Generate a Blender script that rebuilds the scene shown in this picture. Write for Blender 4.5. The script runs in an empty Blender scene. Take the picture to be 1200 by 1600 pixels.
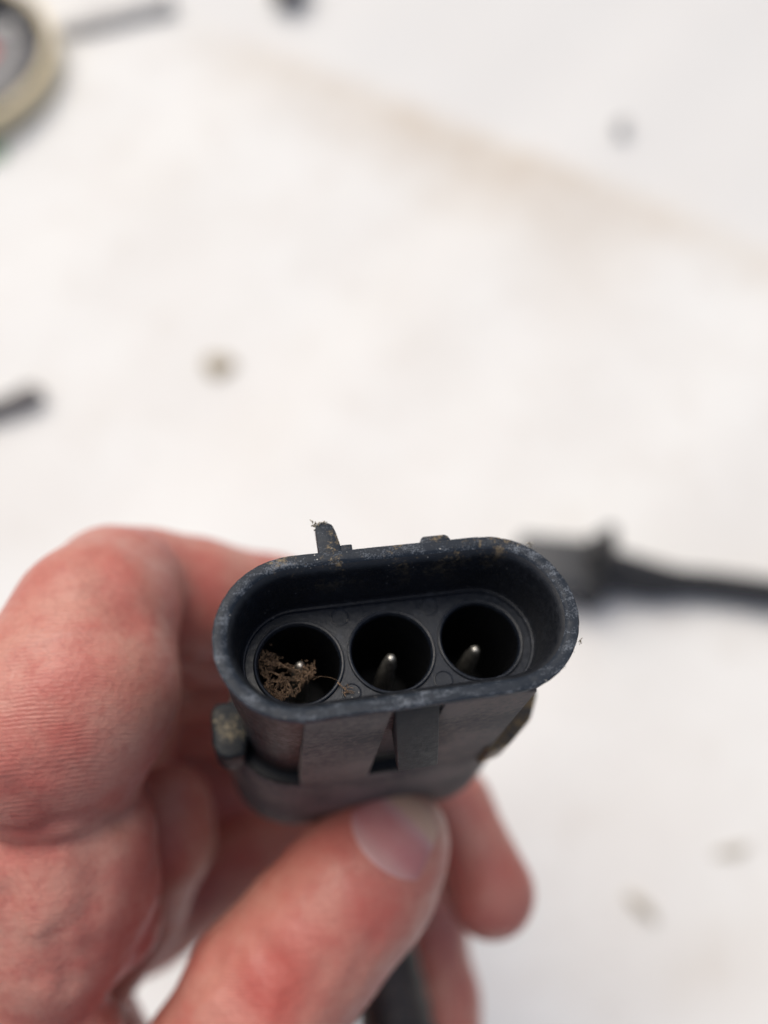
import bpy, bmesh, math, random
import numpy as np
from mathutils import Matrix, Vector

random.seed(7); rng = np.random.default_rng(7)
MM = 0.001
scene = bpy.context.scene

# ------------------------------------------------------------------ camera, sky, sun, exposure
PITCH = math.radians(70.0)           # camera looks steeply down on the white surface
CAM_H = 0.285
FPX = 1203.0                         # focal length in photo pixels (1200 x 1600)
cp, sp = math.cos(PITCH), math.sin(PITCH)
AX = np.array([1.0, 0, 0]); AU = np.array([0, sp, cp]); AF = np.array([0, cp, -sp])
CAM = np.array([0.0, 0.0, CAM_H])

cam_data = bpy.data.cameras.new("camera")
cam = bpy.data.objects.new("camera", cam_data)
scene.collection.objects.link(cam)
cam.location = CAM
cam.rotation_euler = (math.pi / 2 - PITCH, 0, 0)
cam_data.sensor_fit = 'VERTICAL'; cam_data.sensor_height = 36.0; cam_data.sensor_width = 27.0
cam_data.lens = 36.0 * FPX / 1600.0
cam_data.clip_start = 0.005; cam_data.clip_end = 50.0
cam_data.dof.use_dof = True
cam_data.dof.focus_distance = 0.0662
cam_data.dof.aperture_fstop = 8.0
scene.camera = cam

SUN_ELEV, SUN_AZ = math.radians(60), math.radians(-32)   # azimuth measured from +Y towards +X
world = bpy.data.worlds.new("World"); scene.world = world; world.use_nodes = True
wn = world.node_tree.nodes; wl = world.node_tree.links
sky = wn.new('ShaderNodeTexSky'); sky.sky_type = 'NISHITA'; sky.sun_disc = False
sky.sun_elevation = SUN_ELEV; sky.sun_rotation = SUN_AZ
sky.air_density = 1.0; sky.dust_density = 6.0; sky.ozone_density = 0.6
wn['Background'].inputs['Strength'].default_value = 0.105
wl.new(sky.outputs['Color'], wn['Background'].inputs['Color'])

sun_data = bpy.data.lights.new("sun", 'SUN'); sun_data.energy = 1.4; sun_data.angle = math.radians(50)
sun_data.color = (0.955, 0.955, 0.89)
sun = bpy.data.objects.new("sun", sun_data); scene.collection.objects.link(sun)
sdir = Vector((math.sin(SUN_AZ) * math.cos(SUN_ELEV), math.cos(SUN_AZ) * math.cos(SUN_ELEV), math.sin(SUN_ELEV)))
sun.rotation_euler = sdir.to_track_quat('Z', 'Y').to_euler()
sun.location = (0.3, 0.6, 1.0)

scene.view_settings.view_transform = 'Standard'; scene.view_settings.look = 'None'
scene.view_settings.exposure = 0.09; scene.view_settings.gamma = 1.0
scene.view_settings.use_curve_mapping = False
scene.cycles.max_bounces = 8; scene.cycles.diffuse_bounces = 5
scene.cycles.use_denoising = True

# ------------------------------------------------------------------ helpers
def c2w(p):                                     # camera millimetres (x right, y down, z forward) -> world metres
    p = np.asarray(p, float) * MM
    return CAM + p[..., 0:1] * AX - p[..., 1:2] * AU + p[..., 2:3] * AF

def P(px, py, z):                               # photo pixel + depth in mm -> camera millimetres
    return np.array([(px - 600) / FPX * z, (py - 800) / FPX * z, z])

def on_plane(px, py, h=0.0):                    # photo pixel -> world point on the plane z = h
    d = (px - 600) / FPX * AX - (py - 800) / FPX * AU + AF
    return CAM + d * ((h - CAM[2]) / d[2])

def link(name, me, mat=None, parent=None, smooth=True):
    o = bpy.data.objects.new(name, me); scene.collection.objects.link(o)
    if mat is not None:
        me.materials.append(mat)
    if parent is not None:
        o.parent = parent
    if smooth:
        me.polygons.foreach_set('use_smooth', [True] * len(me.polygons))
    me.update()
    return o

def mesh_py(name, v, f, mat=None, parent=None, smooth=True, scale=MM):
    me = bpy.data.meshes.new(name)
    me.from_pydata((np.asarray(v, float) * scale).tolist(), [], [tuple(int(i) for i in q) for q in f])
    me.validate(); 
    return link(name, me, mat, parent, smooth)

def mesh_bm(name, bm, mat=None, parent=None, smooth=True, angle=35):
    bmesh.ops.recalc_face_normals(bm, faces=bm.faces)
    for e in bm.edges:
        if len(e.link_faces) == 2:
            e.smooth = e.calc_face_angle(0) < math.radians(angle)
    bmesh.ops.scale(bm, vec=(MM,) * 3, verts=bm.verts)
    me = bpy.data.meshes.new(name); bm.to_mesh(me); bm.free()
    return link(name, me, mat, parent, smooth)

def tag(o, label=None, cat=None, group=None, kind=None):
    if label: o['label'] = label
    if cat: o['category'] = cat
    if group: o['group'] = group
    if kind: o['kind'] = kind
    return o

def empty(name, M):
    o = bpy.data.objects.new(name, None); scene.collection.objects.link(o)
    o.empty_display_size = 0.005; o.matrix_world = M
    return o

def prism(poly, axis, a, b, bevel=0.0, seg=2):
    """poly: 2D points; extruded along 'x','y' or 'z' from a to b (mm)."""
    bm = bmesh.new()
    def mk(p, t):
        return {'x': (t, p[0], p[1]), 'y': (p[0], t, p[1]), 'z': (p[0], p[1], t)}[axis]
    A = [bm.verts.new(mk(p, a)) for p in poly]; B = [bm.verts.new(mk(p, b)) for p in poly]
    bm.faces.new(A); bm.faces.new(B[::-1]); n = len(poly)
    for i in range(n):
        bm.faces.new((A[i], A[(i + 1) % n], B[(i + 1) % n], B[i]))
    bmesh.ops.recalc_face_normals(bm, faces=bm.faces)
    if bevel:
        bmesh.ops.bevel(bm, geom=bm.edges[:], offset=bevel, segments=seg, profile=0.5, affect='EDGES')
    return bm

def box(x0, x1, y0, y1, z0, z1, bevel=0.15, seg=2):
    return prism([(x0, y0), (x1, y0), (x1, y1), (x0, y1)], 'z', z0, z1, bevel, seg)

def stadium(W, r, n=22, m=8, cx=0, cy=0):
    pts = []
    for i in range(n + 1):
        a = -math.pi / 2 + math.pi * i / n; pts.append((W + r * math.cos(a), r * math.sin(a)))
    for i in range(1, m):
        pts.append((W - 2 * W * i / m, r))
    for i in range(n + 1):
        a = math.pi / 2 + math.pi * i / n; pts.append((-W + r * math.cos(a), r * math.sin(a)))
    for i in range(1, m):
        pts.append((-W + 2 * W * i / m, -r))
    return [(x + cx, y + cy) for x, y in pts]

def loft(rings, cap0=False, cap1=False):
    """rings: list of lists of 3D points (closed loops of the same length)."""
    v = []; f = []; n = len(rings[0])
    for R in rings: v += R
    for k in range(len(rings) - 1):
        for i in range(n):
            j = (i + 1) % n
            f.append((k * n + i, k * n + j, (k + 1) * n + j, (k + 1) * n + i))
    if cap0: f.append(tuple(range(n))[::-1])
    if cap1: f.append(tuple(range((len(rings) - 1) * n, len(rings) * n)))
    return v, f

def vf_bm(v, f):
    bm = bmesh.new(); V = [bm.verts.new(p) for p in v]; bm.verts.ensure_lookup_table()
    for q in f:
        try: bm.faces.new([V[i] for i in q])
        except ValueError: pass
    return bm

def stad_rings(prof):
    return [[(x, y, z) for x, y in stadium(W, r)] for (z, W, r) in prof]

def circ_rings(prof, cx=0, cy=0, n=48):
    return [[(cx + r * math.cos(2 * math.pi * i / n), cy + r * math.sin(2 * math.pi * i / n), z) for i in range(n)] for (z, r) in prof]

def tube(pts, radii, n=12, caps=True):
    """swept round tube through 3D points with a radius for each (same unit as the points)"""
    pts = np.asarray(pts, float); radii = np.broadcast_to(np.asarray(radii, float), (len(pts),))
    t = np.gradient(pts, axis=0); t /= np.linalg.norm(t, axis=1)[:, None] + 1e-12
    ref = np.array([0.31, 0.17, 0.93]); u = np.cross(t[0], ref); u /= np.linalg.norm(u)
    v = []; f = []
    for k in range(len(pts)):
        u = u - t[k] * (u @ t[k]); u /= np.linalg.norm(u) + 1e-12; w = np.cross(t[k], u)
        for i in range(n):
            a = 2 * math.pi * i / n
            v.append(pts[k] + radii[k] * (math.cos(a) * u + math.sin(a) * w))
    for k in range(len(pts) - 1):
        for i in range(n):
            j = (i + 1) % n
            f.append((k * n + i, k * n + j, (k + 1) * n + j, (k + 1) * n + i))
    if caps:
        f.append(tuple(range(n))[::-1]); f.append(tuple(range((len(pts) - 1) * n, len(pts) * n)))
    return v, f

def spline(ctrl, n):
    """Catmull-Rom through control points"""
    c = np.asarray(ctrl, float); c = np.vstack([2 * c[0] - c[1], c, 2 * c[-1] - c[-2]])
    out = []
    segs = len(c) - 3
    for i in range(n):
        s = i / (n - 1) * segs; k = min(int(s), segs - 1); t = s - k
        p0, p1, p2, p3 = c[k:k + 4]
        out.append(0.5 * ((2 * p1) + (-p0 + p2) * t + (2 * p0 - 5 * p1 + 4 * p2 - p3) * t * t + (-p0 + 3 * p1 - 3 * p2 + p3) * t ** 3))
    return np.array(out)

# ------------------------------------------------------------------ materials
class NT:
    def __init__(s, name):
        s.mat = bpy.data.materials.new(name); s.mat.use_nodes = True
        s.t = s.mat.node_tree; s.b = s.t.nodes['Principled BSDF']
        s.co = s.t.nodes.new('ShaderNodeTexCoord')
    def n(s, typ, **kw):
        nd = s.t.nodes.new(typ)
        for k, v in kw.items(): setattr(nd, k, v)
        return nd
    def l(s, a, b): s.t.links.new(a, b)
    def noise(s, scale, detail=4, rough=0.55, dist=0.0, vec=None):
        nd = s.n('ShaderNodeTexNoise'); nd.inputs['Scale'].default_value = scale
        nd.inputs['Detail'].default_value = detail; nd.inputs['Roughness'].default_value = rough
        nd.inputs['Distortion'].default_value = dist
        s.l(vec or s.co.outputs['Object'], nd.inputs['Vector']); return nd.outputs['Fac']
    def voro(s, scale, feature='F1', vec=None, rand=1.0):
        nd = s.n('ShaderNodeTexVoronoi', feature=feature); nd.inputs['Scale'].default_value = scale
        nd.inputs['Randomness'].default_value = rand
        s.l(vec or s.co.outputs['Object'], nd.inputs['Vector']); return nd.outputs['Distance']
    def rng(s, v, a, b, c=0.0, d=1.0):
        nd = s.n('ShaderNodeMapRange', interpolation_type='SMOOTHSTEP')
        for i, x in zip(('From Min', 'From Max', 'To Min', 'To Max'), (a, b, c, d)): nd.inputs[i].default_value = x
        s.l(v, nd.inputs['Value']); return nd.outputs['Result']
    def math(s, op, a, b=None):
        nd = s.n('ShaderNodeMath', operation=op)
        for i, x in enumerate((a, b)):
            if x is None: continue
            if isinstance(x, (int, float)): nd.inputs[i].default_value = x
            else: s.l(x, nd.inputs[i])
        return nd.outputs[0]
    def mix(s, fac, a, b):
        nd = s.n('ShaderNodeMix', data_type='RGBA')
        for i, x in ((0, fac), (6, a), (7, b)):
            if isinstance(x, (int, float)): nd.inputs[i].default_value = x
            elif isinstance(x, tuple): nd.inputs[i].default_value = (*x, 1)
            else: s.l(x, nd.inputs[i])
        return nd.outputs[2]
    def attr(s, name):
        return s.n('ShaderNodeAttribute', attribute_name=name).outputs['Fac']
    def axis(s, i):
        nd = s.n('ShaderNodeSeparateXYZ'); s.l(s.co.outputs['Object'], nd.inputs[0]); return nd.outputs[i]
    def bump(s, h, strength, dist):
        nd = s.n('ShaderNodeBump'); nd.inputs['Strength'].default_value = strength
        nd.inputs['Distance'].default_value = dist; s.l(h, nd.inputs['Height'])
        s.l(nd.outputs['Normal'], s.b.inputs['Normal'])
    def put(s, sock, v):
        if isinstance(v, (int, float)): s.b.inputs[sock].default_value = v
        elif isinstance(v, tuple): s.b.inputs[sock].default_value = (*v, 1)
        else: s.l(v, s.b.inputs[sock])

def plastic(name, base=(0.009, 0.0105, 0.014), scuff=(0.034, 0.039, 0.049), scuff_amt=(0.5, 0.75), dust=(0.24, 0.19, 0.15),
            dust_amt=0.0, dirt_top=False, rough=(0.38, 0.62), speck=0.1, dirt=0.0, dirt_col=(0.34, 0.25, 0.13), spec=0.5, stretch=None):
    m = NT(name)
    sv = None
    if stretch:
        ms = m.n('ShaderNodeMapping'); ms.inputs['Scale'].default_value = stretch; m.l(m.co.outputs['Object'], ms.inputs['Vector']); sv = ms.outputs['Vector']
    n1 = m.noise(330, 6, 0.62, vec=sv); n2 = m.noise(1700, 5, 0.65, vec=sv); n3 = m.noise(120, 3, 0.5)
    # stretched scratches
    mp = m.n('ShaderNodeMapping'); mp.inputs['Scale'].default_value = (500, 2600, 2600); mp.inputs['Rotation'].default_value = (0.2, 0.3, 0.5)
    m.l(m.co.outputs['Object'], mp.inputs['Vector'])
    scr = m.noise(1.0, 3, 0.6, vec=mp.outputs['Vector'])
    n6 = m.noise(6500, 4, 0.7)
    sfac = m.rng(m.math('ADD', m.math('MULTIPLY', n6, 0.35), m.math('ADD', m.math('MULTIPLY', n1, 0.3), m.math('MULTIPLY', n2, 0.35))), scuff_amt[0], scuff_amt[1])
    col = m.mix(sfac, base, scuff)
    col = m.mix(m.rng(scr, 0.66, 0.76, 0, 0.45), col, scuff)
    if dust_amt > 0:
        dfac = m.math('MULTIPLY', m.rng(m.math('ADD', m.math('MULTIPLY', n3, 0.55), m.math('MULTIPLY', n2, 0.45)), 0.36, 0.62), dust_amt)
        col = m.mix(dfac, col, dust)
    # tiny pale specks of dust
    sp_ = m.rng(m.voro(1500), 0.13, 0.05, 0, 1); sm = m.rng(m.noise(420, 2), 0.5, 0.62)
    col = m.mix(m.math('MULTIPLY', m.math('MULTIPLY', sp_, sm), speck), col, (0.5, 0.48, 0.44))
    if dirt_top:                                  # ochre dirt caught along the far long side of the rim
        reg = m.math('MULTIPLY', m.rng(m.axis(1), -0.0048, -0.0066), m.rng(m.axis(2), 0.006, 0.0015))
        dn = m.rng(m.math('ADD', m.math('MULTIPLY', m.noise(260, 3), 0.55), m.math('MULTIPLY', m.noise(2300, 4, 0.7), 0.45)), 0.52, 0.63)
        col = m.mix(m.math('MULTIPLY', m.math('MULTIPLY', reg, dn), 0.65), col, dirt_col)
    if dirt > 0:
        dn = m.rng(m.math('ADD', m.math('MULTIPLY', n1, 0.5), m.math('MULTIPLY', m.noise(2600, 6, 0.75), 0.5)), 0.52 - dirt * 0.2, 0.70 - dirt * 0.2)
        col = m.mix(m.math('MULTIPLY', dn, 0.8), col, dirt_col)
    m.put('Base Color', col)
    m.put('Roughness', m.rng(n2, 0.3, 0.7, rough[0], rough[1]))
    m.put('Specular IOR Level', spec)
    h = m.math('ADD', m.math('MULTIPLY', m.noise(5200, 3), 0.5), m.math('ADD', m.math('MULTIPLY', n2, 0.7), m.math('MULTIPLY', scr, 0.4)))
    m.bump(h, 0.28, 0.00012)
    return m.mat

M_shroud = plastic('shroud_plastic', dirt_top=True, speck=0.55)
M_rim = plastic('worn_rim_plastic', base=(0.015, 0.021, 0.031), stretch=(0.4, 0.8, 1.0), spec=0.3, scuff=(0.15, 0.168, 0.195), scuff_amt=(0.49, 0.60), dirt_top=True, speck=1.0, rough=(0.45, 0.65))
M_plate = plastic('contact_plate_plastic', base=(0.010, 0.0135, 0.021), scuff=(0.06, 0.07, 0.09), scuff_amt=(0.53, 0.66), spec=0.36, speck=0.7, rough=(0.26, 0.42))
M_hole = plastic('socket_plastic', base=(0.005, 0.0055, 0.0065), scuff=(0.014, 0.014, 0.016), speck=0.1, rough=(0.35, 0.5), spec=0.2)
M_dusty = plastic('dusty_panel_plastic', base=(0.03, 0.03, 0.033), scuff=(0.075, 0.07, 0.07), dust=(0.235, 0.185, 0.16), dust_amt=0.82, speck=0.35, rough=(0.6, 0.8))
M_ramp = plastic('ramp_plastic', base=(0.013, 0.015, 0.019), scuff=(0.055, 0.06, 0.07), dust=(0.2, 0.17, 0.15), dust_amt=0.10, spec=0.3, speck=0.7, rough=(0.45, 0.65))
M_lug_l = plastic('dusty_lug_plastic', base=(0.010, 0.012, 0.015), scuff=(0.03, 0.034, 0.038), dirt=0.06, dirt_col=(0.30, 0.24, 0.14), spec=0.2)
M_lug_r = plastic('muddy_lug_plastic', base=(0.04, 0.04, 0.04), scuff=(0.12, 0.11, 0.1), dirt=0.5, dirt_col=(0.40, 0.24, 0.08))
M_cable = plastic('cable_rubber', base=(0.012, 0.012, 0.013), scuff=(0.05, 0.05, 0.052), dust_amt=0.25, speck=0.2, rough=(0.4, 0.6))
M_grey = plastic('grey_plastic', base=(0.06, 0.062, 0.066), scuff=(0.10, 0.10, 0.105), rough=(0.5, 0.6), speck=0.2)
M_dark = plastic('dark_plastic', base=(0.018, 0.018, 0.020), scuff=(0.04, 0.04, 0.042), rough=(0.5, 0.6))

def simple(name, col, rough=0.6, metal=0.0, var=0.15, scale=300):
    m = NT(name); n = m.noise(scale, 5)
    c2 = tuple(x * (1 - var * 2) for x in col)
    m.put('Base Color', m.mix(m.rng(n, 0.35, 0.65), c2, col)); m.put('Roughness', m.rng(n, 0.3, 0.7, rough * 0.85, min(1, rough * 1.15))); m.put('Metallic', metal)
    m.bump(n, 0.2, 0.0001)
    return m.mat
M_pin = simple('tinned_metal', (0.74, 0.72, 0.67), 0.48, 1.0, 0.15, 2500)
M_web = simple('dry_brown_fibre', (0.27, 0.175, 0.11), 0.9, 0, 0.3, 3000)
M_hair = simple('pale_fibre', (0.38, 0.34, 0.27), 0.8, 0, 0.2, 3000)
M_tape = simple('cream_tape', (0.80, 0.68, 0.45), 0.6, 0, 0.08, 150)
M_tape_side = simple('tape_core_card', (0.055, 0.055, 0.065), 0.7, 0, 0.1, 150)
M_cap = simple('light_grey_cap', (0.20, 0.195, 0.195), 0.5, 0, 0.05, 100)
M_red = simple('red_print', (0.55, 0.06, 0.05), 0.5, 0, 0.1, 100)
M_green = simple('green_print', (0.10, 0.32, 0.12), 0.5, 0, 0.1, 100)
M_strip = simple('grey_strip', (0.50, 0.49, 0.475), 0.5, 0.0, 0.1, 80)
M_peg = simple('dark_grey_metal', (0.20, 0.19, 0.19), 0.45, 0.3, 0.15, 200)
M_rod = simple('brown_black_rubber', (0.17, 0.15, 0.14), 0.6, 0, 0.15, 200)
M_crumb = simple('dry_leaf_crumb', (0.44, 0.38, 0.28), 0.9, 0, 0.15, 500)
M_crumb2 = simple('grey_grit', (0.48, 0.47, 0.46), 0.9, 0, 0.15, 500)

M_crumb3 = simple('pale_crumb', (0.52, 0.48, 0.41), 0.9, 0, 0.15, 500)
# skin
def skin_material():
    m = NT('skin')
    red = m.attr('red'); pale = m.attr('pale'); along = m.attr('along'); ridge = m.attr('ridge')
    n1 = m.noise(150, 6, 0.65); n2 = m.noise(620, 5, 0.65); n3 = m.noise(2600, 3, 0.6)
    col = m.mix(m.rng(n1, 0.36, 0.66), (0.59, 0.275, 0.215), (0.53, 0.172, 0.138))
    col = m.mix(m.rng(n2, 0.50, 0.72, 0, 0.45), col, (0.46, 0.120, 0.100))
    col = m.mix(m.math('MULTIPLY', red, 1.0), col, (0.46, 0.085, 0.068))
    col = m.mix(m.math('MULTIPLY', pale, 1.0), col, (0.58, 0.36, 0.27))
    ln = m.n('ShaderNodeMapping'); ln.inputs['Scale'].default_value = (420, 1500, 1500); m.l(m.co.outputs['Object'], ln.inputs['Vector'])
    col = m.mix(m.rng(m.voro(1.0, 'DISTANCE_TO_EDGE', vec=ln.outputs['Vector']), 0.07, 0.0, 0, 0.22), col, (0.30, 0.10, 0.08))
    m.put('Base Color', col)
    m.put('Roughness', m.rng(n2, 0.3, 0.7, 0.32, 0.55)); m.put('Specular IOR Level', 0.4)
    m.put('Subsurface Weight', 0.15); m.b.inputs['Subsurface Radius'].default_value = (1.0, 0.36, 0.22)
    m.put('Subsurface Scale', 0.0022)
    # papillary ridges running across the fingers + fine skin cells
    ph = m.math('ADD', along, m.math('ADD', m.math('MULTIPLY', m.noise(60, 2), 3.0), m.math('MULTIPLY', m.noise(900, 2), 0.25)))
    w = m.math('MULTIPLY', m.math('SINE', m.math('MULTIPLY', ph, 2 * math.pi / 0.40)), m.math('MULTIPLY', ridge, m.rng(m.noise(260, 3), 0.38, 0.62, 0.25, 1.0)))
    cells = m.voro(1500, rand=1.0)
    h = m.math('ADD', m.math('MULTIPLY', w, 0.19), m.math('ADD', m.math('MULTIPLY', cells, 0.6), m.math('ADD', m.math('MULTIPLY', n3, 0.6), m.math('MULTIPLY', n2, 1.2))))
    m.bump(h, 0.62, 0.00012)
    return m.mat
M_skin = skin_material()
def nail_material():
    m = NT('nail'); n = m.noise(260, 3)
    u = m.attr('lunula')
    col = m.mix(m.rng(n, 0.3, 0.7), (0.54, 0.25, 0.235), (0.50, 0.205, 0.205))
    col = m.mix(m.math('MULTIPLY', m.math('MINIMUM', u, 1.0), 0.5), col, (0.60, 0.42, 0.40))
    col = m.mix(m.rng(u, 1.0, 2.0, 0, 0.8), col, (0.62, 0.42, 0.30))
    m.put('Base Color', col); m.put('Roughness', 0.34); m.put('Specular IOR Level', 0.3)
    m.put('Subsurface Weight', 0.2); m.b.inputs['Subsurface Radius'].default_value = (1, 0.4, 0.3); m.put('Subsurface Scale', 0.0012)
    m.bump(m.noise(900, 3), 0.2, 0.0001)
    return m.mat
M_nail = nail_material()

# ------------------------------------------------------------------ the white surface
def smooth(a, b, x):
    t = np.clip((x - a) / (b - a), 0, 1); return t * t * (3 - 2 * t)

def build_surface():
    NX, NY = 340, 340; X0, X1, Y0, Y1 = -0.75, 0.75, -0.65, 1.15
    xs = np.linspace(X0, X1, NX); ys = np.linspace(Y0, Y1, NY)
    gx, gy = np.meshgrid(xs, ys, indexing='ij')
    # dirty fold line of the sheet: through three photo points
    a = on_plane(300, 30); b = on_plane(1200, 395)
    d = (b - a)[:2]; L = np.linalg.norm(d); d /= L; nrm = np.array([-d[1], d[0]])
    s = (gx - a[0]) * d[0] + (gy - a[1]) * d[1]; t = (gx - a[0]) * nrm[0] + (gy - a[1]) * nrm[1]
    a2 = on_plane(300, 35); b2 = on_plane(60, 110)
    low = lambda f, ph: np.sin(gx * f + ph) * np.sin(gy * f * 0.83 + ph * 1.7)
    z = 0.0012 * low(19, .4) + 0.0008 * low(37, 1.9) + 0.0005 * low(71, 3.1)
    z = z - 0.004 * smooth(-0.012, 0.012, t + 0.006 * np.sin(s * 21))      # far side of the fold lies a little lower
    z -= 0.0
    st = np.zeros_like(gx)
    w = 0.014 + 0.004 * np.sin(s * 14 + 1.0) + 0.012 * np.exp(-((s - L * 0.58) / (L * 0.16)) ** 2)
    core = np.exp(-(np.clip(t, 0, None) / 0.010) ** 2) * np.exp(-(np.clip(-t, 0, None) / (w * 1.7)) ** 2)
    amp = 0.5 + 0.45 * np.exp(-((s - L * 0.52) / (L * 0.25)) ** 2)
    st += core * amp * smooth(-0.03, 0.06, s)
    for px, py, r, k in ((1085, 290, .02, .25), (900, 390, .03, .35), (250, 280, .035, .12), (620, 500, .03, .10), (430, 690, .02, .12),
                         (160, 640, .018, .12), (940, 1520, .015, .15), (1100, 1490, .013, .22), (1065, 1545, .008, .25), (910, 1260, .012, .10),
                         (1180, 1480, .02, .15), (700, 640, .02, .06)):
        c = on_plane(px, py); st += k * np.exp(-(((gx - c[0]) ** 2 + (gy - c[1]) ** 2) / r ** 2))
    idx = np.arange(NX * NY).reshape(NX, NY)
    f = np.stack([idx[:-1, :-1], idx[1:, :-1], idx[1:, 1:], idx[:-1, 1:]], -1).reshape(-1, 4)
    v = np.stack([gx, gy, z], -1).reshape(-1, 3)
    m = NT('white_sheet')
    stn = m.attr('stain'); n1 = m.noise(16, 5, 0.6); n2 = m.noise(45, 5, 0.6); n3 = m.noise(160, 4, 0.6)
    col = m.mix(m.rng(n1, 0.35, 0.65), (0.815, 0.812, 0.79), (0.775, 0.762, 0.735))
    col = m.mix(m.rng(n2, 0.52, 0.70, 0, 0.40), col, (0.70, 0.67, 0.63))
    fac = m.math('MULTIPLY', stn, m.rng(m.math('ADD', m.math('MULTIPLY', n2, .6), m.math('MULTIPLY', n3, .4)), 0.3, 0.62, 0.55, 1.0))
    col = m.mix(fac, col, (0.60, 0.53, 0.45))
    col = m.mix(m.rng(m.voro(60), 0.09, 0.03, 0, 0.35), col, (0.45, 0.41, 0.36))
    col = m.mix(m.math('MULTIPLY', m.attr('beyond'), 0.8), col, (0.735, 0.73, 0.715))
    m.put('Base Color', col); m.put('Roughness', 0.55); m.put('Specular IOR Level', 0.35)
    m.bump(n3, 0.2, 0.0006)
    o = mesh_py('ground', v, f, m.mat, None, True, 1.0)
    at = o.data.attributes.new('stain', 'FLOAT', 'POINT'); at.data.foreach_set('value', np.clip(st, 0, 1).reshape(-1).astype(np.float32))
    at = o.data.attributes.new('beyond', 'FLOAT', 'POINT'); at.data.foreach_set('value', smooth(-0.004, 0.02, t).reshape(-1).astype(np.float32))
    tag(o, 'white sheet spread as the work surface with a beige dirty fold', None, None, 'structure')
    return o
build_surface()

# ------------------------------------------------------------------ the held connector
RX, RY, RZ = -0.547, -0.130, -0.109
def rot3(x, y, z):
    A = np.array([[1, 0, 0], [0, math.cos(x), -math.sin(x)], [0, math.sin(x), math.cos(x)]])
    B = np.array([[math.cos(y), 0, math.sin(y)], [0, 1, 0], [-math.sin(y), 0, math.cos(y)]])
    C = np.array([[math.cos(z), -math.sin(z), 0], [math.sin(z), math.cos(z), 0], [0, 0, 1]])
    return B @ A @ C
CR = rot3(RX, RY, RZ); CT = np.array([1.476, 9.064, 63.927])
def con2cam(l): return np.asarray(l, float) @ CR.T + CT
B3 = np.stack([AX, -AU, AF], 1)                 # camera -> world rotation
Rw = B3 @ CR; Tw = c2w(CT)
MC = Matrix([[*Rw[0], Tw[0]], [*Rw[1], Tw[1]], [*Rw[2], Tw[2]], [0, 0, 0, 1]])
def con_px(px, py, z):                          # photo pixel on a local z plane of the connector (mm)
    r = np.array([(px - 600) / FPX, (py - 800) / FPX, 1.0]); n = CR[:, 2]
    return CR.T @ (r * ((n @ CT + z) / (n @ r)) - CT)

con = empty('electrical_connector', MC)
tag(con, 'open black plastic three pin connector held up in the fingers', 'connector')
W = 8.27; HS = 8.4; HR = 3.68; D = 6.9

# shroud: drafted oval tube
prof_out = [(24.0, W, 5.75), (10.4, W, 6.12), (10.0, W, 6.3), (9.7, W, 6.45), (1.5, W, 6.86), (1.2, W, 7.0), (0.9, W, 7.14)]
prof_in = [(0.22, W, 6.04), (0.36, W, 5.86), (0.55, W, 5.70), (0.8, W, 5.58), (1.2, W, 5.5), (3.5, W, 5.36), (6.0, W, 5.26), (6.35, W, 5.22), (6.6, W, 5.1), (6.72, W, 4.95), (7.1, W, 4.9)]
rim_prof = [(0.9, W, 7.14), (0.28, W, 7.22), (0.07, W, 7.2), (0.0, W, 7.1), (-0.02, W, 6.75), (0.0, W, 6.35), (0.07, W, 6.22), (0.16, W, 6.1), (0.22, W, 6.04)]
def rings_jit(prof, amp):
    R = stad_rings(prof); out = []
    for ring in R:
        out.append([(x, y, z) for (x, y, z) in ring])
    return out
v, f = loft(stad_rings(prof_out)); shroud = mesh_bm('shroud', vf_bm(v, f), M_shroud, con)
v, f = loft(stad_rings(prof_in)); mesh_bm('inner_wall', vf_bm(v, f), M_shroud, con)
# the rim is a little knocked about: small dents and raised burrs, not a perfect loop
R = stad_rings(rim_prof); nR = len(R[0]); R2 = []
fine = 4
for ring in R:
    rr = []
    for i in range(nR):
        p, q = np.array(ring[i]), np.array(ring[(i + 1) % nR])
        for k in range(fine): rr.append(p + (q - p) * k / fine)
    R2.append(np.array(rr))
nn = len(R2[0]); ang = np.arange(nn) / nn * 2 * math.pi
dent = np.zeros(nn)
for _ in range(46):
    c = rng.uniform(0, 2 * math.pi); wdt = rng.uniform(0.008, 0.03); dd = np.angle(np.exp(1j * (ang - c)))
    dent += rng.uniform(-0.02, 0.07) * np.exp(-(dd / wdt) ** 2)
wav = 0.03 * np.sin(ang * 3 + 1) + 0.02 * np.sin(ang * 7 + 2)
for k, ring in enumerate(R2):
    wgt = [0, .4, .9, 1, .8, .9, .7, .3, 0][k]
    ring[:, 2] += wgt * (dent + wav)
    # outer edge nicks
    if k in (1, 2, 3): 
        rad = ring[:, :2].copy(); rad[:, 0] -= np.clip(rad[:, 0], -W, W); ln = np.linalg.norm(rad, axis=1)[:, None]
        ring[:, :2] -= rad / ln * (wgt * 0.8 * np.roll(dent, 31))[:, None]
v, f = loft([[tuple(p) for p in r] for r in R2]); mesh_bm('rim', vf_bm(v, f), M_rim, con, angle=28)

# contact plate: flat floor with three openings
bm = bmesh.new(); edges = []
def loop(pts, z):
    vs = [bm.verts.new((x, y, z)) for x, y in pts]
    for i in range(len(vs)): edges.append(bm.edges.new((vs[i], vs[(i + 1) % len(vs)])))
loop(stadium(W, 4.93), D + 0.06)
for k in (-1, 0, 1):
    loop([(k * HS + 4.02 * math.cos(2 * math.pi * i / 48), 4.02 * math.sin(2 * math.pi * i / 48)) for i in range(48)], D + 0.06)
bmesh.ops.triangle_fill(bm, use_beauty=True, edges=edges)
plate = mesh_bm('contact_plate', bm, M_plate, con, smooth=False)
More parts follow.
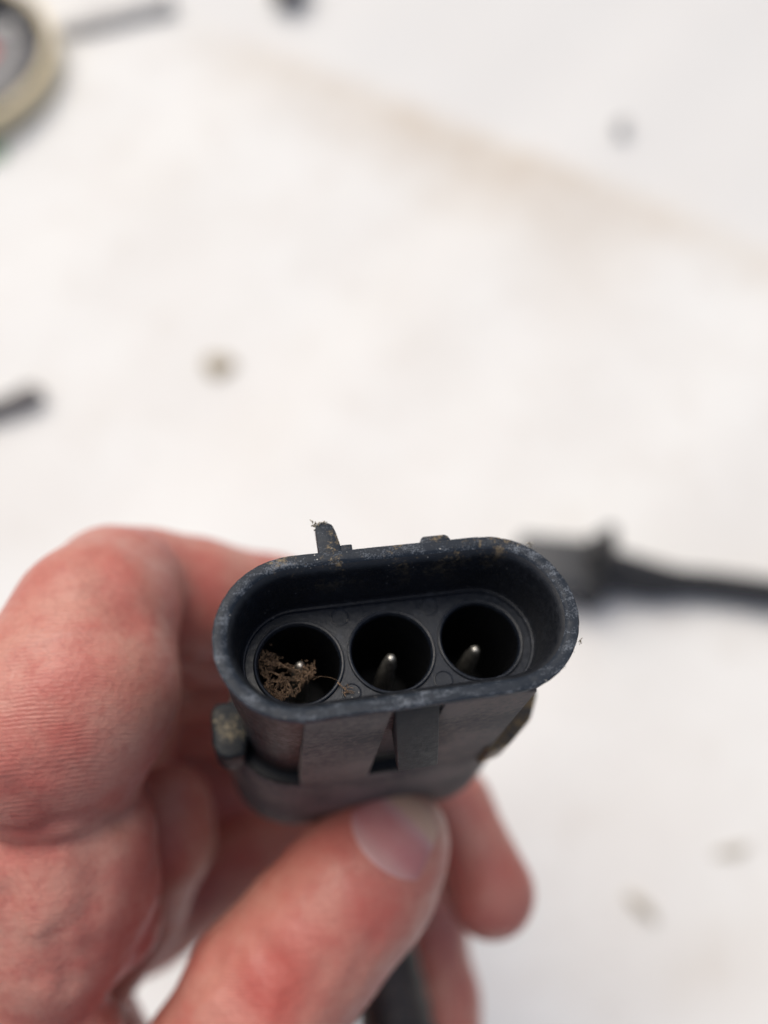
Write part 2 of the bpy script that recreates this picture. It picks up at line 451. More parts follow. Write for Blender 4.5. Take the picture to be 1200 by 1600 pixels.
# low step just inside the wall
v, f = loft(stad_rings([(6.55, W, 5.12), (6.5, W, 5.02), (6.52, W, 4.92), (6.62, W, 4.86), (D + 0.1, W, 4.84)]))
mesh_bm('step_lip', vf_bm(v, f), M_plate, plate)
# moulding marks of the ejector pins
for x, y, r in ((-4.2, -3.95, .80), (4.3, -3.95, .80), (4.15, 3.25, .82), (-4.2, 3.25, .80)):
    if True:
        v, f = loft(circ_rings([(D + 0.07, r + .1), (D + 0.0, r + 0.06), (D - 0.01, r), (D + 0.05, r - 0.07), (D + 0.055, 0.02)], x, y, 28), cap1=True)
        mesh_bm('ejector_mark', vf_bm(v, f), M_plate, plate)
for k in (-1, 0, 1):
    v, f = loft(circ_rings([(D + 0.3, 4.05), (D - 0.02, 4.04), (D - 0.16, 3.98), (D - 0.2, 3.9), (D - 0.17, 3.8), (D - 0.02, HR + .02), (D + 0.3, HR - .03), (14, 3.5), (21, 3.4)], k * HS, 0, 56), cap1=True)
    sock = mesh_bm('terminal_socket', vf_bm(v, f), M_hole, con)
    # separate collar so that the ring edge reads
    v, f = loft(circ_rings([(D + 0.2, 4.06), (D - 0.03, 4.05), (D - 0.17, 3.99), (D - 0.21, 3.9), (D - 0.18, 3.79), (D - 0.03, HR + 0.0), (D + 0.25, HR - .06)], k * HS, 0, 56))
    mesh_bm('socket_collar', vf_bm(v, f), M_plate, sock)
for x, y, zt in ((-8.25, -0.35, 8.3), (0.1, 0.05, 8.4), (8.3, 0.15, 8.8)):
    pr = [(zt - .25, 0.02), (zt - .22, .2), (zt - .12, .32), (zt + .05, .42), (zt + .3, .5), (zt + .7, .56), (zt + 1.3, .63), (zt + 2.0, .70), (zt + 4, .78), (20.5, .80)]
    v, f = loft(circ_rings(pr, x, y, 24), cap0=True)
    pin = mesh_bm('terminal_pin', vf_bm(v, f), M_pin, con)

# keying features along the far long side of the rim
bm = prism([(-5.95, -6.9), (-5.95, -9.75), (-5.8, -10.08), (-5.4, -10.25), (-4.75, -10.22), (-4.4, -9.98), (-4.22, -9.4), (-3.98, -8.0), (-3.9, -6.9)], 'z', 0.2, 1.1, 0.12)
mesh_bm('keying_tab', bm, M_rim, con)
mesh_bm('keying_step', box(-3.98, -2.95, -7.9, -6.85, 0.3, 2.4, 0.1), M_rim, con)
bm = prism([(2.95, -6.9), (3.25, -7.7), (3.5, -7.92), (5.5, -7.92), (5.78, -7.72), (6.15, -6.9)], 'z', 0.3, 3.2, 0.12)
mesh_bm('keying_rib', bm, M_rim, con)

# flat near side: two dusty panels with a slot between them, and the locking ramp
mesh_bm('flat_panel', prism([(5.75, 1.0), (7.12, 1.0), (7.32, 23.0), (5.5, 23.0)], 'x', -8.95, -1.95, 0.16), M_dusty, con)
mesh_bm('flat_panel', prism([(5.75, 1.0), (7.12, 1.0), (7.32, 23.0), (5.5, 23.0)], 'x', 2.35, 10.2, 0.16), M_dusty, con)
bm = prism([(5.9, 1.05), (7.1, 1.05), (9.75, 10.4), (9.5, 10.65), (8.5, 10.75), (6.4, 9.0), (5.9, 7.0)], 'x', -1.72, 1.92, 0.12)
for vv in bm.verts: vv.co.x += max(0.0, vv.co.z - 1.0) * 0.095
mesh_bm('locking_ramp', bm, M_ramp, con)

# rear housing behind the shroud
def rear(prof):
    v, f = loft(stad_rings(prof), cap0=True, cap1=True); return vf_bm(v, f)
mesh_bm('rear_housing', rear([(21.9, W, 6.0), (21.85, W, 7.2), (22.0, W, 7.32), (24, W, 7.4), (33, W, 7.75), (39.6, W, 8.0), (40.6, W, 7.8), (41.0, W, 7.3)]), M_dusty, con)
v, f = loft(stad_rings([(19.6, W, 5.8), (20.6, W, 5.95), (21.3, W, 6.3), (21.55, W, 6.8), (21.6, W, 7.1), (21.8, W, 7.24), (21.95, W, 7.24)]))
mesh_bm('rear_collar', vf_bm(v, f), M_hole, con)  # smooth undusted plastic; its near-black also paints in the shade on the ledge
def lug(xs, mat):
    s = 1 if xs > 0 else -1
    bm = prism([(xs, -0.4), (xs, 3.0), (xs - s * .45, 4.0), (xs - s * 1.4, 4.5), (xs - s * 3.0, 4.3), (xs - s * 3.6, 2.0), (xs - s * 3.6, -1.2), (xs - s * .5, -1.2)], 'z', 18.4, 23.4, 0.4, 3)
    if s > 0:
        bm.free(); bm = prism([(16.4, -0.8), (16.4, 2.8), (15.0, 5.2), (12.2, 7.3), (9.8, 7.9), (9.4, 6.4), (13.0, 4.0), (13.7, -1.2)], 'z', 17.6, 22.6, 0.35, 3)
    mesh_bm('side_lug', bm, mat, con)
lug(-17.0, M_lug_l); lug(17.3, M_lug_r)

# rear seal and cable leaving downwards, behind the thumb
v, f = loft(stad_rings([(40.8, 7.2, 5.6), (46, 7.0, 5.3), (50, 5.0, 4.8), (53, 2.6, 4.4), (55, 0.6, 4.2)]), cap1=True)
mesh_bm('rear_seal', vf_bm(v, f), M_cable, con)
def cam2con(p): return (np.asarray(p, float) - CT) @ CR
path = [con2cam((0, 0, 52)), P(580, 1330, 121), P(588, 1450, 122), P(618, 1590, 118), P(660, 1800, 112), P(740, 2200, 106)]
pts = spline([cam2con(p) for p in path], 60)
rad = 5.6 + 0.22 * np.sin(np.arange(60) * 2.2)
v, f = tube(pts, rad, 20); cab = mesh_bm('cable', vf_bm(v, f), M_cable, con, angle=60)
for off, c in (((-1.2, 3.2), M_cable), ((3.4, 2.2), M_grey)):
    v, f = tube(pts + np.array([off[0], 0, -off[1]]), 1.25, 12); mesh_bm('wire', vf_bm(v, f), c, cab)

# ------------------------------------------------------------------ cobweb and grit in the first socket
def web():
    V = []; Fc = []
    def add(v, f):
        o = len(V); V.extend([tuple(p) for p in v]); Fc.extend([tuple(i + o for i in q) for q in f])
    def strand(a, b, r, jit, n=9, sag=0.0):
        a = np.array(a, float); b = np.array(b, float); t = np.linspace(0, 1, n)[:, None]
        p = a + (b - a) * t + rng.normal(0, jit, (n, 3)) * np.sin(np.pi * t) ** 0.5
        p[:, 2] += sag * np.sin(np.pi * t[:, 0])
        add(*tube(p, r * (0.6 + 0.8 * rng.random(n)), 5))
    def pxp(x, y, z): return con_px(x, y, z)
    clumps = [((415, 1026), 2.0, .50), ((420, 1040), 1.6, .42), ((430, 1034), 1.2, .34), ((478, 1052), 2.2, .42), ((488, 1046), 1.6, .30), ((469, 1058), 1.0, .3),
              ((420, 1075), 1.3, .36), ((438, 1087), 1.3, .36), ((452, 1082), 1.0, .3), ((446, 1062), 0.9, .3)]
    for (x, y), amt, sz in clumps:
        c = pxp(x, y, 7.75)
        for _ in range(int(amt * 24)):
            a = c + rng.normal(0, sz * 0.8, 3) * (1, 1, .7); b = a + rng.normal(0, sz * 0.75, 3) * (1, 1, .5)
            strand(a, b, rng.uniform(.009, .03), sz * .17, 7)
        for _ in range(int(amt * 5)):
            p = c + rng.normal(0, sz * 0.5, 3) * (1, 1, .5); r = rng.uniform(.03, .10)
            add(*tube([p - (r, 0, 0), p - (r * .4, r * .2, 0), p + (r * .3, 0, r * .2), p + (r, 0, 0)], [r * .3, r, r * .9, r * .25], 6))
    net = [((415, 1030), (452, 1046)), ((452, 1046), (478, 1052)), ((425, 1050), (447, 1064)), ((447, 1064), (474, 1056)), ((420, 1064), (447, 1064)),
           ((447, 1066), (440, 1088)), ((447, 1066), (458, 1088)), ((417, 1044), (418, 1076)), ((418, 1076), (440, 1088)), ((432, 1036), (460, 1044)),
           ((470, 1060), (462, 1085)), ((405, 1035), (412, 1060)), ((440, 1052), (430, 1075))]
    for a, b in net:
        for _ in range(5):
            A = pxp(*a, 7.7) + rng.normal(0, .13, 3); Bq = pxp(*b, 7.8) + rng.normal(0, .13, 3)
            strand(A, Bq, rng.uniform(.008, .032), .10, 9, rng.uniform(0, .3))
    # single long hair drawn across to the plate, with a crumb on it
    h = spline([pxp(482, 1058, 7.5), pxp(505, 1057, 7.3), pxp(523, 1061, 6.7), pxp(534, 1071, 6.6), pxp(544, 1081, 6.7)], 20); add(*tube(h, .012, 5))
    c = pxp(541, 1079, 6.75)
    for _ in range(16):
        a = c + rng.normal(0, .14, 3) * (1, 1, .3); strand(a, a + rng.normal(0, .25, 3) * (1, 1, .2), rng.uniform(.015, .04), .05, 5)
    a = pxp(527, 1066, 6.6); strand(a, c, .045, .04, 7)
    o = mesh_bm('cobweb', vf_bm(V, Fc), M_web, None, angle=180)
    o.matrix_world = MC
    tag(o, 'brown fibrous cobweb and grit tangled in the leftmost socket of the connector', 'debris')
web()

def fuzz():
    V = []; Fc = []
    def add(v, f):
        o = len(V); V.extend([tuple(p) for p in v]); Fc.extend([tuple(i + o for i in q) for q in f])
    spots = []
    for k in range(20):
        a = rng.uniform(-1.25, 1.0); r = 7.2
        spots.append((W + r * math.cos(a), r * math.sin(a), rng.uniform(0.1, .9), a))
    for x, y, z, a in spots:
        L = rng.uniform(.06, .2); d = np.array([math.cos(a), math.sin(a), rng.normal(0, .4)]) + rng.normal(0, .5, 3)
        p0 = np.array([x, y, z]) - .06 * np.array([math.cos(a), math.sin(a), 0])
        add(*tube([p0, p0 + d * L * .5 + rng.normal(0, .03, 3), p0 + d * L], [.03, .025, .012], 4))
    for k in range(18):                               # pale tuft on the far right shoulder and a crumb further down
        p0 = con_px(826, 850, .5) + rng.normal(0, .12, 3); add(*tube([p0, p0 + rng.normal(0, .22, 3)], [.03, .015], 4))
    for k in range(10):
        p0 = con_px(907, 1000, .6) + rng.normal(0, .06, 3); add(*tube([p0, p0 + rng.normal(0, .18, 3)], [.035, .02], 4))
    for k in range(26):                               # crumb on the tip of the tall tab
        p0 = np.array([-5.5, -10.3, .8]) + rng.normal(0, .2, 3) * (1.6, .5, 1.2); add(*tube([p0, p0 + rng.normal(0, .13, 3), p0 + rng.normal(0, .2, 3)], [.07, .09, .03], 5))
    o = mesh_bm('rim_lint', vf_bm(V, Fc), M_hair, None, angle=180); o.matrix_world = MC
    tag(o, 'pale lint and crumbs clinging to the outer edge of the connector rim', 'lint', None, 'stuff')
fuzz()

# ------------------------------------------------------------------ the hand (signed distance field -> one mesh)
H = 0.62
LO = np.array([-112.0, -6.0, 52.0]); HI = np.array([30.0, 168.0, 172.0])
N = np.ceil((HI - LO) / H).astype(int) + 1
GX = (LO[0] + H * np.arange(N[0])).astype(np.float32); GY = (LO[1] + H * np.arange(N[1])).astype(np.float32); GZ = (LO[2] + H * np.arange(N[2])).astype(np.float32)
BIG = 12.0
def smin(a, b, k):
    h = np.clip(0.5 + 0.5 * (b - a) / k, 0, 1); return b * (1 - h) + a * h - k * h * (1 - h)
def new(): return np.full(N, BIG, np.float32)
def sub(lo, hi):
    i0 = np.clip(np.floor((lo - LO) / H).astype(int), 0, N - 1); i1 = np.clip(np.ceil((hi - LO) / H).astype(int) + 1, 1, N)
    return tuple(slice(int(a), int(b)) for a, b in zip(i0, i1))
def cap(G, a, b, ra, rb, k=2.5, flat=None):
    a = np.asarray(a, float); b = np.asarray(b, float); m = max(ra, rb) + 9
    s = sub(np.minimum(a, b) - m, np.maximum(a, b) + m)
    x = GX[s[0]][:, None, None]; y = GY[s[1]][None, :, None]; z = GZ[s[2]][None, None, :]
    ba = b - a; L2 = float(ba @ ba) + 1e-9
    t = np.clip(((x - a[0]) * ba[0] + (y - a[1]) * ba[1] + (z - a[2]) * ba[2]) / L2, 0, 1)
    d = np.sqrt((x - a[0] - t * ba[0]) ** 2 + (y - a[1] - t * ba[1]) ** 2 + (z - a[2] - t * ba[2]) ** 2) - (ra + (rb - ra) * t)
    G[s] = smin(G[s], d.astype(np.float32), k)
def chain(G, pts, k=2.5):
    for (x0, y0, z0, r0), (x1, y1, z1, r1) in zip(pts[:-1], pts[1:]):
        cap(G, P(x0, y0, z0), P(x1, y1, z1), r0, r1, k)
def ball(G, x, y, z, r, k=3.0): cap(G, P(x, y, z), P(x, y, z) + 1e-3, r, r, k)

index = new()
chain(index, [(92, 1188, 80, 8.8), (95, 1135, 79, 9.4), (112, 1065, 80, 9.3), (150, 972, 83.5, 8.4), (180, 926, 89, 7.7)], 2.0)
ball(index, 138, 1085, 79, 9.2, 2.0)
ball(index, 56, 1135, 78, 9.0, 2.0)
index_tip = new()
chain(index_tip, [(176, 915, 92, 7.3), (230, 922, 96, 7.5), (300, 935, 100, 7.8), (420, 953, 108, 7.6), (560, 1010, 117, 6.8)], 1.5)
index = smin(index, index_tip, 0.6)
palm1 = new()
chain(palm1, [(112, 1306, 82, 8.3), (108, 1375, 82.3, 8.3), (92, 1450, 83, 7.9), (70, 1505, 84, 7.6)], 2.0)
ball(palm1, 148, 1318, 82, 6.4, 1.0); ball(palm1, 160, 1385, 84, 6.2, 1.2)
ball(palm1, 26, 1342, 83, 9.3, 1.2); ball(palm1, 30, 1420, 84, 9.0, 1.2)
ball(palm1, 92, 1502, 82.5, 5.0, 1.0)
ball(palm1, 175, 1440, 88, 5.6, 1.5)
middle = new()                                   # runs up behind the index finger, then across behind the connector
chain(middle, [(40, 1520, 106, 8.6), (70, 1250, 108, 8.6), (130, 1080, 122, 9.0), (240, 1090, 138, 9.0), (430, 1120, 141, 8.6), (610, 1165, 136, 7.2), (702, 1262, 121, 6.4), (766, 1393, 113, 6.5)], 2.2)
middle_b = new()                                 # fold of the middle finger seen right of the palm pad
chain(middle_b, [(105, 1565, 110, 7.0), (205, 1425, 106, 7.0), (258, 1315, 102, 6.2), (264, 1262, 103, 5.6)], 2.0)
shade_fill = new()                                    # unseen masses added behind the index to keep light out of the pocket
chain(shade_fill, [(215, 955, 108, 8.5), (330, 975, 116, 9), (450, 990, 126, 9), (560, 1060, 130, 8.5), (600, 1140, 134, 8)], 2)
chain(shade_fill, [(150, 1010, 112, 9.5), (240, 1020, 128, 10), (430, 1050, 134, 10)], 2)
chain(shade_fill, [(130, 1000, 104, 8.5), (105, 1120, 98, 9.5), (95, 1260, 98, 9.5), (80, 1420, 98, 9.5)], 2)
chain(shade_fill, [(180, 1140, 126, 9.5), (170, 1240, 128, 9.5), (150, 1380, 122, 9.0)], 2)
ring = new()
chain(ring, [(30, 1520, 122, 9), (70, 1300, 126, 9), (160, 1190, 138, 9.2), (420, 1240, 151, 9), (600, 1330, 147, 7.6), (668, 1440, 137, 6.4), (690, 1560, 131, 6.2), (702, 1680, 124, 6.0)], 2.2)
ring_b = new()
chain(ring_b, [(90, 1500, 121, 8.8), (230, 1425, 132, 9.0), (420, 1310, 146, 8.8)], 2.2)
pinky = new()
chain(pinky, [(60, 1540, 120, 8.0), (122, 1640, 120, 7.4), (90, 1800, 114, 8)], 2)
little = new()
chain(little, [(20, 1520, 138, 8.4), (80, 1350, 146, 8.4), (260, 1380, 155, 8.0), (470, 1370, 155, 6.8), (590, 1420, 155, 6.0), (630, 1500, 150, 5.6)], 2)
thumb = new()
chain(thumb, [(250, 1960, 86, 13.0), (348, 1690, 87, 9.9), (413, 1560, 88, 9.0), (487, 1468, 88.5, 8.5), (556, 1388, 89.5, 8.1), (603, 1325, 91, 6.8)], 2.5)
ball(thumb, 620, 1312, 91.5, 6.0, 2.0)
ball(thumb, 585, 1362, 91, 7.6, 2.0)
ball(thumb, 418, 1552, 86.8, 8.5, 2.5)
palm = new()
for a, b, ra, rb in (((40, 1490, 100, 10), (-70, 1760, 104, 17), 0, 0), ((-60, 1500, 108, 17), (40, 1900, 106, 24), 0, 0), ((250, 1980, 90, 14), (40, 2050, 104, 24), 0, 0),
                     ((-150, 1450, 104, 14), (-60, 1700, 108, 20), 0, 0), ((40, 1950, 106, 24), (-40, 2250, 108, 25), 0, 0)):
    cap(palm, P(*a[:3]), P(*b[:3]), a[3], b[3], 6.0)
low_fold = new()
chain(low_fold, [(-10, 1590, 83, 7.5), (80, 1640, 84, 7.0), (150, 1650, 88, 5.0)], 2)
G = smin(index, palm1, 0.55); G = smin(G, middle_b, 0.5); G = smin(G, ring_b, 1.0)
G = smin(G, low_fold, 0.8)
G = smin(G, shade_fill, 0.8); G = smin(G, middle, 0.6); G = smin(G, ring, 0.8); G = smin(G, pinky, 1.5); G = smin(G, little, 1.0)
palm = smin(palm, thumb, 6.0)
G = smin(G, palm, 1.2)

def samp(p):
    q = (np.asarray(p, float) - LO) / H; i = np.clip(np.floor(q).astype(int), 0, N - 2); t = q - i
    r = 0
    for dx in (0, 1):
        for dy in (0, 1):
            for dz in (0, 1):
                w = (t[..., 0] if dx else 1 - t[..., 0]) * (t[..., 1] if dy else 1 - t[..., 1]) * (t[..., 2] if dz else 1 - t[..., 2])
                r = r + w * G[i[..., 0] + dx, i[..., 1] + dy, i[..., 2] + dz]
    return r
def surf(px, py, z0=54.0):                        # first hit of the skin along a photo ray
    z = z0
    for _ in range(400):
        d = float(samp(P(px, py, z)))
        if d < 0.03: break
        z += max(min(d * 0.7, 1.0), 0.03)
        if z > 160: break
    return P(px, py, z)
def crease(poly, depth, width):
    pts = [surf(*q) for q in poly]
    p = spline(pts, max(8, 8 * len(pts))) if len(pts) > 2 else np.linspace(pts[0], pts[1], 12)
    s = sub(p.min(0) - 4 * width, p.max(0) + 4 * width)
    x = GX[s[0]][:, None, None]; y = GY[s[1]][None, :, None]; z = GZ[s[2]][None, None, :]
    d2 = None
    for q in p:
        e = (x - q[0]) ** 2 + (y - q[1]) ** 2 + (z - q[2]) ** 2
        d2 = e if d2 is None else np.minimum(d2, e)
    taper = 1.0
    G[s] += (depth * np.exp(-d2 / width ** 2)).astype(np.float32)
for poly, dp, wd in (
    ([(5, 1300), (45, 1306), (90, 1290), (140, 1283), (195, 1284)], 0.9, 0.8),
    ([(20, 1235), (55, 1265), (100, 1284)], 0.7, 0.8),
    ([(142, 1330), (150, 1390), (140, 1440), (142, 1480)], 0.5, 1.5),
    ([(6, 1400), (20, 1450), (50, 1505), (62, 1530)], 0.9, 0.9),
    ([(84, 1470), (100, 1510), (104, 1545)], 0.8, 0.9),
    ([(120, 1440), (100, 1450), (85, 1470)], 0.35, 1.2),
    ([(150, 880), (175, 930), (205, 965)], 0.5, 1.8),
    ([(335, 1495), (350, 1545), (385, 1590)], 0.6, 0.9),
    ([(365, 1490), (372, 1530), (400, 1575)], 0.45, 0.9),
    ([(420, 1480), (452, 1530), (450, 1580)], 0.35, 0.9),
    ([(395, 1460), (410, 1490), (412, 1540)], 0.35, 0.8),
    ([(545, 1545), (565, 1500), (590, 1460)], 0.2, 0.9),
    ([(30, 1040), (90, 1010), (150, 1010)], 0.25, 1.2),
    ([(60, 900), (95, 905), (130, 895)], 0.3, 0.8), ([(75, 925), (110, 935), (150, 925)], 0.3, 0.8), ([(100, 870), (130, 872), (165, 860)], 0.25, 0.8),
    ([(8, 1330), (60, 1325), (120, 1318)], 0.2, 0.7), ([(20, 1215), (80, 1205), (150, 1215)], 0.2, 0.7),
    ([(300, 1560), (330, 1520), (345, 1480)], 0.3, 0.8), ([(470, 1590), (490, 1540), (520, 1500)], 0.22, 0.8), ([(330, 1590), (350, 1600), (380, 1620)], 0.3, 0.8),
):
    crease(poly, dp, wd)

# nail bed hollow
TA = P(413, 1560, 88); TB = P(620, 1312, 91.5); tax = (TB - TA) / np.linalg.norm(TB - TA)
view = -P(610, 1345, 84); view /= np.linalg.norm(view)
side = np.cross(tax, view); side /= np.linalg.norm(side); upv = np.cross(side, tax)
NROLL = math.radians(-6)                          # how far the nail is rolled towards the right of the lens
if side @ np.array([1.0, 0.6, 0]) < 0: side = -side
ndir = math.cos(NROLL) * upv + math.sin(NROLL) * side
if ndir @ view < 0: ndir = -ndir
nside = np.cross(tax, ndir)
NL = np.linalg.norm(TB - TA)
def nail_point(u, a, off):                        # u mm along the axis before the tip ball, a angle around
    c = TB + tax * u; d = math.cos(a) * ndir + math.sin(a) * nside
    t = 14.0
    for _ in range(200):
        e = float(samp(c + d * t))
        if e < 0.02: break
        t -= max(min(e * 0.8, 0.6), 0.02)
    return c + d * (t + off)
nail_v = []; nail_u = []; nu, na = 22, 20
for i in range(nu):
    s_ = i / (nu - 1); u = -2.6 + 8.0 * s_
    for j in range(na):
        q = -1 + 2 * j / (na - 1)
        uu = u + 1.7 * (q * q) * (1 - s_) - 1.2 * q * q * s_
        hw = 0.80 if s_ > .08 else 0.72
        edge = max(abs(q), 1 - 2 * s_ if s_ < .5 else 0)
        off = 0.12 if (abs(q) < .93 and s_ > .04) else -0.3
        nail_v.append(nail_point(uu, q * hw, off)); nail_u.append(max(float(smooth(0.36, 0.08, s_ + 0.18 * q * q)), 2.0 * float(smooth(0.55, 0.85, s_))))
nail_f = [(i * na + j, i * na + j + 1, (i + 1) * na + j + 1, (i + 1) * na + j) for i in range(nu - 1) for j in range(na - 1)]

# naive surface nets
def surface_nets(G):
    S = G < 0
    c = S[:-1, :-1, :-1].astype(np.int8)
    tot = np.zeros(c.shape, np.int8)
    for dx in (0, 1):
        for dy in (0, 1):
            for dz in (0, 1):
                tot += S[dx:N[0] - 1 + dx, dy:N[1] - 1 + dy, dz:N[2] - 1 + dz]
    act = (tot > 0) & (tot < 8); cells = np.argwhere(act)
    ids = np.full(act.shape, -1, np.int64); ids[act] = np.arange(len(cells))
    corners = [(a, b, d) for a in (0, 1) for b in (0, 1) for d in (0, 1)]
    val = np.stack([G[cells[:, 0] + a, cells[:, 1] + b, cells[:, 2] + d] for a, b, d in corners], 1)
    acc = np.zeros((len(cells), 3)); cnt = np.zeros(len(cells))
    for i, ci in enumerate(corners):
        for j, cj in enumerate(corners):
            if j <= i or sum(abs(p - q) for p, q in zip(ci, cj)) != 1: continue
            a = val[:, i]; b = val[:, j]; m = (a < 0) != (b < 0)
            t = np.where(m, a / (a - b + 1e-12), 0)
            pt = np.array(ci) + (np.array(cj) - np.array(ci)) * t[:, None]
            acc[m] += pt[m]; cnt[m] += 1
    V = LO + H * (cells + acc / cnt[:, None])
    F_ = []
    for ax in range(3):
        sl0 = [slice(None)] * 3; sl1 = [slice(None)] * 3
        sl0[ax] = slice(0, -1); sl1[ax] = slice(1, None)
        ch = S[tuple(sl0)] != S[tuple(sl1)]; e = np.argwhere(ch); ins = S[tuple(sl0)][ch]
        o1, o2 = [(1, 2), (2, 0), (0, 1)][ax]
        ok = (e[:, o1] > 0) & (e[:, o2] > 0) & (e[:, o1] < N[o1] - 1) & (e[:, o2] < N[o2] - 1); e = e[ok]; ins = ins[ok]
        def idc(d1, d2):
            q = e.copy(); q[:, o1] += d1; q[:, o2] += d2; return ids[q[:, 0], q[:, 1], q[:, 2]]
        quad = np.stack([idc(-1, -1), idc(0, -1), idc(0, 0), idc(-1, 0)], 1)
        quad[~ins] = quad[~ins][:, ::-1]
        F_.append(quad)
    return V, np.vstack(F_)
HV, HF = surface_nets(G)
# relax the grid stepping
for _ in range(2):
    acc = np.zeros_like(HV); cnt = np.zeros(len(HV))
    for a, b in ((0, 1), (1, 2), (2, 3), (3, 0)):
        for p, q in ((a, b), (b, a)):
            np.add.at(acc, HF[:, p], HV[HF[:, q]]); np.add.at(cnt, HF[:, p], 1)
    HV = HV + 0.45 * (acc / np.maximum(cnt, 1)[:, None] - HV)

redv = np.zeros(len(HV)); palev = np.zeros(len(HV))
for px, py, r, k in ((428, 1530, 3.6, .9), (440, 1560, 5.0, .35), (40, 1300, 3.2, .6), (60, 1255, 3.0, .4), (100, 1180, 5, .15), (165, 880, 3.0, .3), (92, 1115, 2.5, .25),
                     (300, 960, 9, .25), (210, 1450, 6, .3), (790, 1380, 7, .35), (560, 1450, 5, .15), (355, 1545, 4, .15), (600, 1430, 5, .3), (480, 1330, 7, .3)):
    c = surf(px, py); redv += k * np.exp(-((HV - c) ** 2).sum(1) / r ** 2)
for px, py, r, k in ((688, 1270, 4.0, .55), (660, 1262, 4, .4), (180, 1300, 3.0, .3), (255, 1235, 3.0, .45), (235, 1130, 4, .25), (520, 1560, 5, .2), (400, 1400, 5, .2), (110, 860, 5, .15)):
    c = surf(px, py); palev += k * np.exp(-((HV - c) ** 2).sum(1) / r ** 2)
ipx = 600 + FPX * HV[:, 0] / HV[:, 2]
ridgev = smooth(112, 92, HV[:, 2]) * smooth(-6, -16, HV[:, 0])
along = HV[:, 1] + 0.10 * HV[:, 0] - 0.25 * HV[:, 2]
W0 = c2w(HV); base = c2w(P(-20, 2000, 104))
hand = mesh_py('hand', W0 - base, HF, M_skin, None, True, 1.0)
hand.location = base
for nm, arr in (('red', redv), ('pale', palev), ('ridge', ridgev), ('along', along)):
    if nm in ('red', 'pale'): arr = np.clip(arr, 0, 0.9)
    at = hand.data.attributes.new(nm, 'FLOAT', 'POINT'); at.data.foreach_set('value', np.asarray(arr, np.float32))
tag(hand, 'bare left hand pinching the black connector between thumb and curled fingers', 'hand')
nail = mesh_py('thumb_nail', c2w(np.array(nail_v)) - base, nail_f, M_nail, hand, True, 1.0)
at = nail.data.attributes.new('lunula', 'FLOAT', 'POINT'); at.data.foreach_set('value', np.asarray(nail_u, np.float32).reshape(-1))

# ------------------------------------------------------------------ things lying on the surface
def Tm(p, rz=0.0, rx=0.0): return Matrix.Translation(Vector(p)) @ Matrix.Rotation(rz, 4, 'Z') @ Matrix.Rotation(rx, 4, 'X')

# second connector with its cable
a = on_plane(868, 890, .010); b = on_plane(1200, 925, .006)
yaw = math.atan2((b - a)[1], (b - a)[0])
oc = empty('lying_connector', Tm((a[0], a[1], 0.0), yaw)); tag(oc, 'grey plug with black cable lying on the white sheet, out of focus', 'connector')
mesh_bm('plug_body', prism([(-10, 1), (10, 1), (11.5, 4), (11.5, 15), (8, 19), (-8, 19), (-11.5, 15), (-11.5, 4)], 'x', -14, 11, 1.2), M_grey, oc)
mesh_bm('plug_collar', prism([(-12, .6), (12, .6), (13, 4), (13, 17), (9, 21), (-9, 21), (-13, 17), (-13, 4)], 'x', 11, 16, 0.8), M_dark, oc)
mesh_bm('latch', prism([(9, 20), (17, 20), (17.5, 27), (15, 38), (10.5, 38), (11, 26)], 'y', -1.5, 9, 0.6), M_dark, oc)
w2l = np.array(oc.matrix_world.inverted())
def loc(px, py, h):
    q = on_plane(px, py, h); return (w2l[:3, :3] @ q + w2l[:3, 3]) / MM
pts = spline([(13, 0, 11), (20, 0, 10.5), loc(960, 893, .010), loc(1030, 908, .008), loc(1110, 914, .006), loc(1200, 926, .006), loc(1400, 960, .006), loc(1700, 1100, .006)], 60)
rr = np.interp(np.linspace(0, 1, 60), [0, .1, .3, .42, .5, 1], [8.2, 8.0, 8.2, 7.2, 5.6, 5.2])
v, f = tube(pts, rr, 16); mesh_bm('cable', vf_bm(v, f), M_dark, oc)

# roll of tape, cut by the corner of the picture
c = on_plane(-60, 118); tr = empty('tape_roll', Tm((c[0], c[1], 0.001), 0.2)); tag(tr, 'roll of cream tape with a dark core lying in the top left corner', 'tape')
RO = 50
v, f = loft(circ_rings([(0, RO - .3), (.4, RO), (11.6, RO), (12, RO - .3), (12.1, RO - 3.8), (11.8, RO - 4), (0, RO - 4)], 0, 0, 72)); mesh_bm('tape_ring', vf_bm(v, f), M_tape, tr)
v, f = loft(circ_rings([(0, RO - 4.02), (11.6, RO - 4.02), (11.7, RO - 6), (0, RO - 6.4), (0.4, 0.5)], 0, 0, 72)); mesh_bm('core', vf_bm(v, f), M_tape_side, tr)
hub = mesh_bm('hub', prism([(10 + 30 * math.cos(math.radians(60 * i + 8)), -4 + 30 * math.sin(math.radians(60 * i + 8))) for i in range(6)], 'z', 0.6, 8, 1.0), M_cap, tr)
v, f = loft(circ_rings([(8.02, 9), (8.25, 8.9), (8.3, .2)], 12, 2, 32), cap1=True); mesh_bm('red_badge', vf_bm(v, f), M_red, hub)

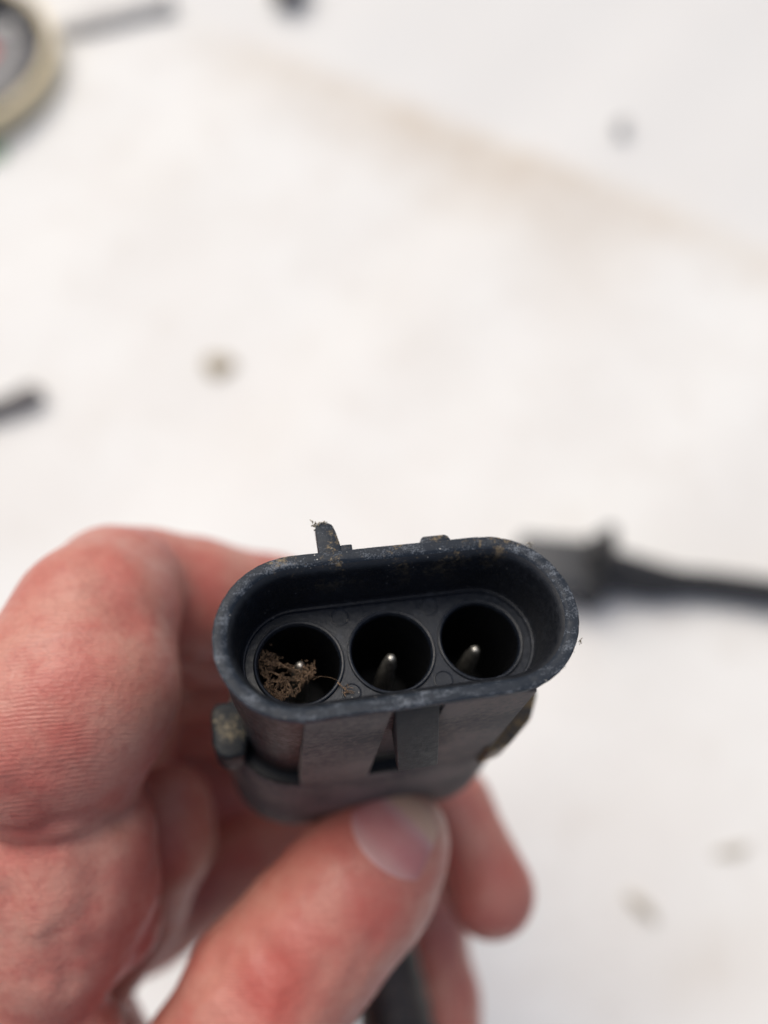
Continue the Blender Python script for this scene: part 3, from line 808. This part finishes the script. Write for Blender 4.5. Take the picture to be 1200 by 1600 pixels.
def small(name, label, cat, px, py, bm, mat, rz=0.0, h=0.0, group=None):
    c = on_plane(px, py, h); o = mesh_bm(name, bm, mat); o.matrix_world = Tm((c[0], c[1], h), rz); tag(o, label, cat, group); return o
small('green_tag', 'small green tag beside the roll of tape', 'tag', -8, 244, box(-5, 5, -3, 3, 0.6, 2, .3), M_green, 0.3)
small('grey_strip', 'light grey plastic strip lying beyond the roll of tape', 'strip', 185, 32, prism([(-30, -3.5), (24, -5.5), (30, -2), (30, 4), (-30, 3.5)], 'z', -1, 5, 1.0), M_strip, 0.36)
small('metal_peg', 'dark grey peg at the top edge of the sheet', 'peg', 450, -8, prism([(-8, -5), (5, -7), (8, 2), (5, 14), (-6, 12)], 'z', -2, 9, 1.2), M_peg, -0.4)
c0 = on_plane(28, 618, .004); c1 = on_plane(-160, 700, .004)
v, f = tube(np.vstack([np.zeros(3), spline([(0.5, 0, 0), (6, 0, 0), tuple((c1 - c0) * 500), tuple((c1 - c0) * 1000)], 20)]), [1.2, 2.6] + [3.6] * 19, 14)
o = mesh_bm('hose_end', vf_bm(v, f), M_rod); o.location = c0; tag(o, 'blunt end of a dark hose reaching in from the left edge', 'hose')

def chip(n, sx, sy, seed):
    r = random.Random(seed); pts = []
    for i in range(n):
        a = 2 * math.pi * i / n; k = r.uniform(.6, 1.1); pts.append((sx * k * math.cos(a), sy * k * math.sin(a)))
    return prism(pts, 'z', -0.9, 1.1, .25)
small('leaf_crumb', 'tan crumb of dry leaf lying alone left of the centre', 'crumb', 342, 572, chip(9, 8.5, 6.0, 1), M_crumb, -.5)
small('grit_speck', 'small grey speck of grit beyond the beige fold', 'crumb', 971, 196, chip(8, 4.0, 5.0, 2), M_crumb2, 0.2)
small('leaf_crumb', 'pale long crumb lying near the lower right edge', 'crumb', 1143, 1331, chip(9, 9.0, 2.2, 3), M_crumb3, 0.25)
small('leaf_crumb', 'pale bent crumb right of the pointing fingertip', 'crumb', 1003, 1416, chip(9, 8.5, 2.4, 4), M_crumb3, -0.75)
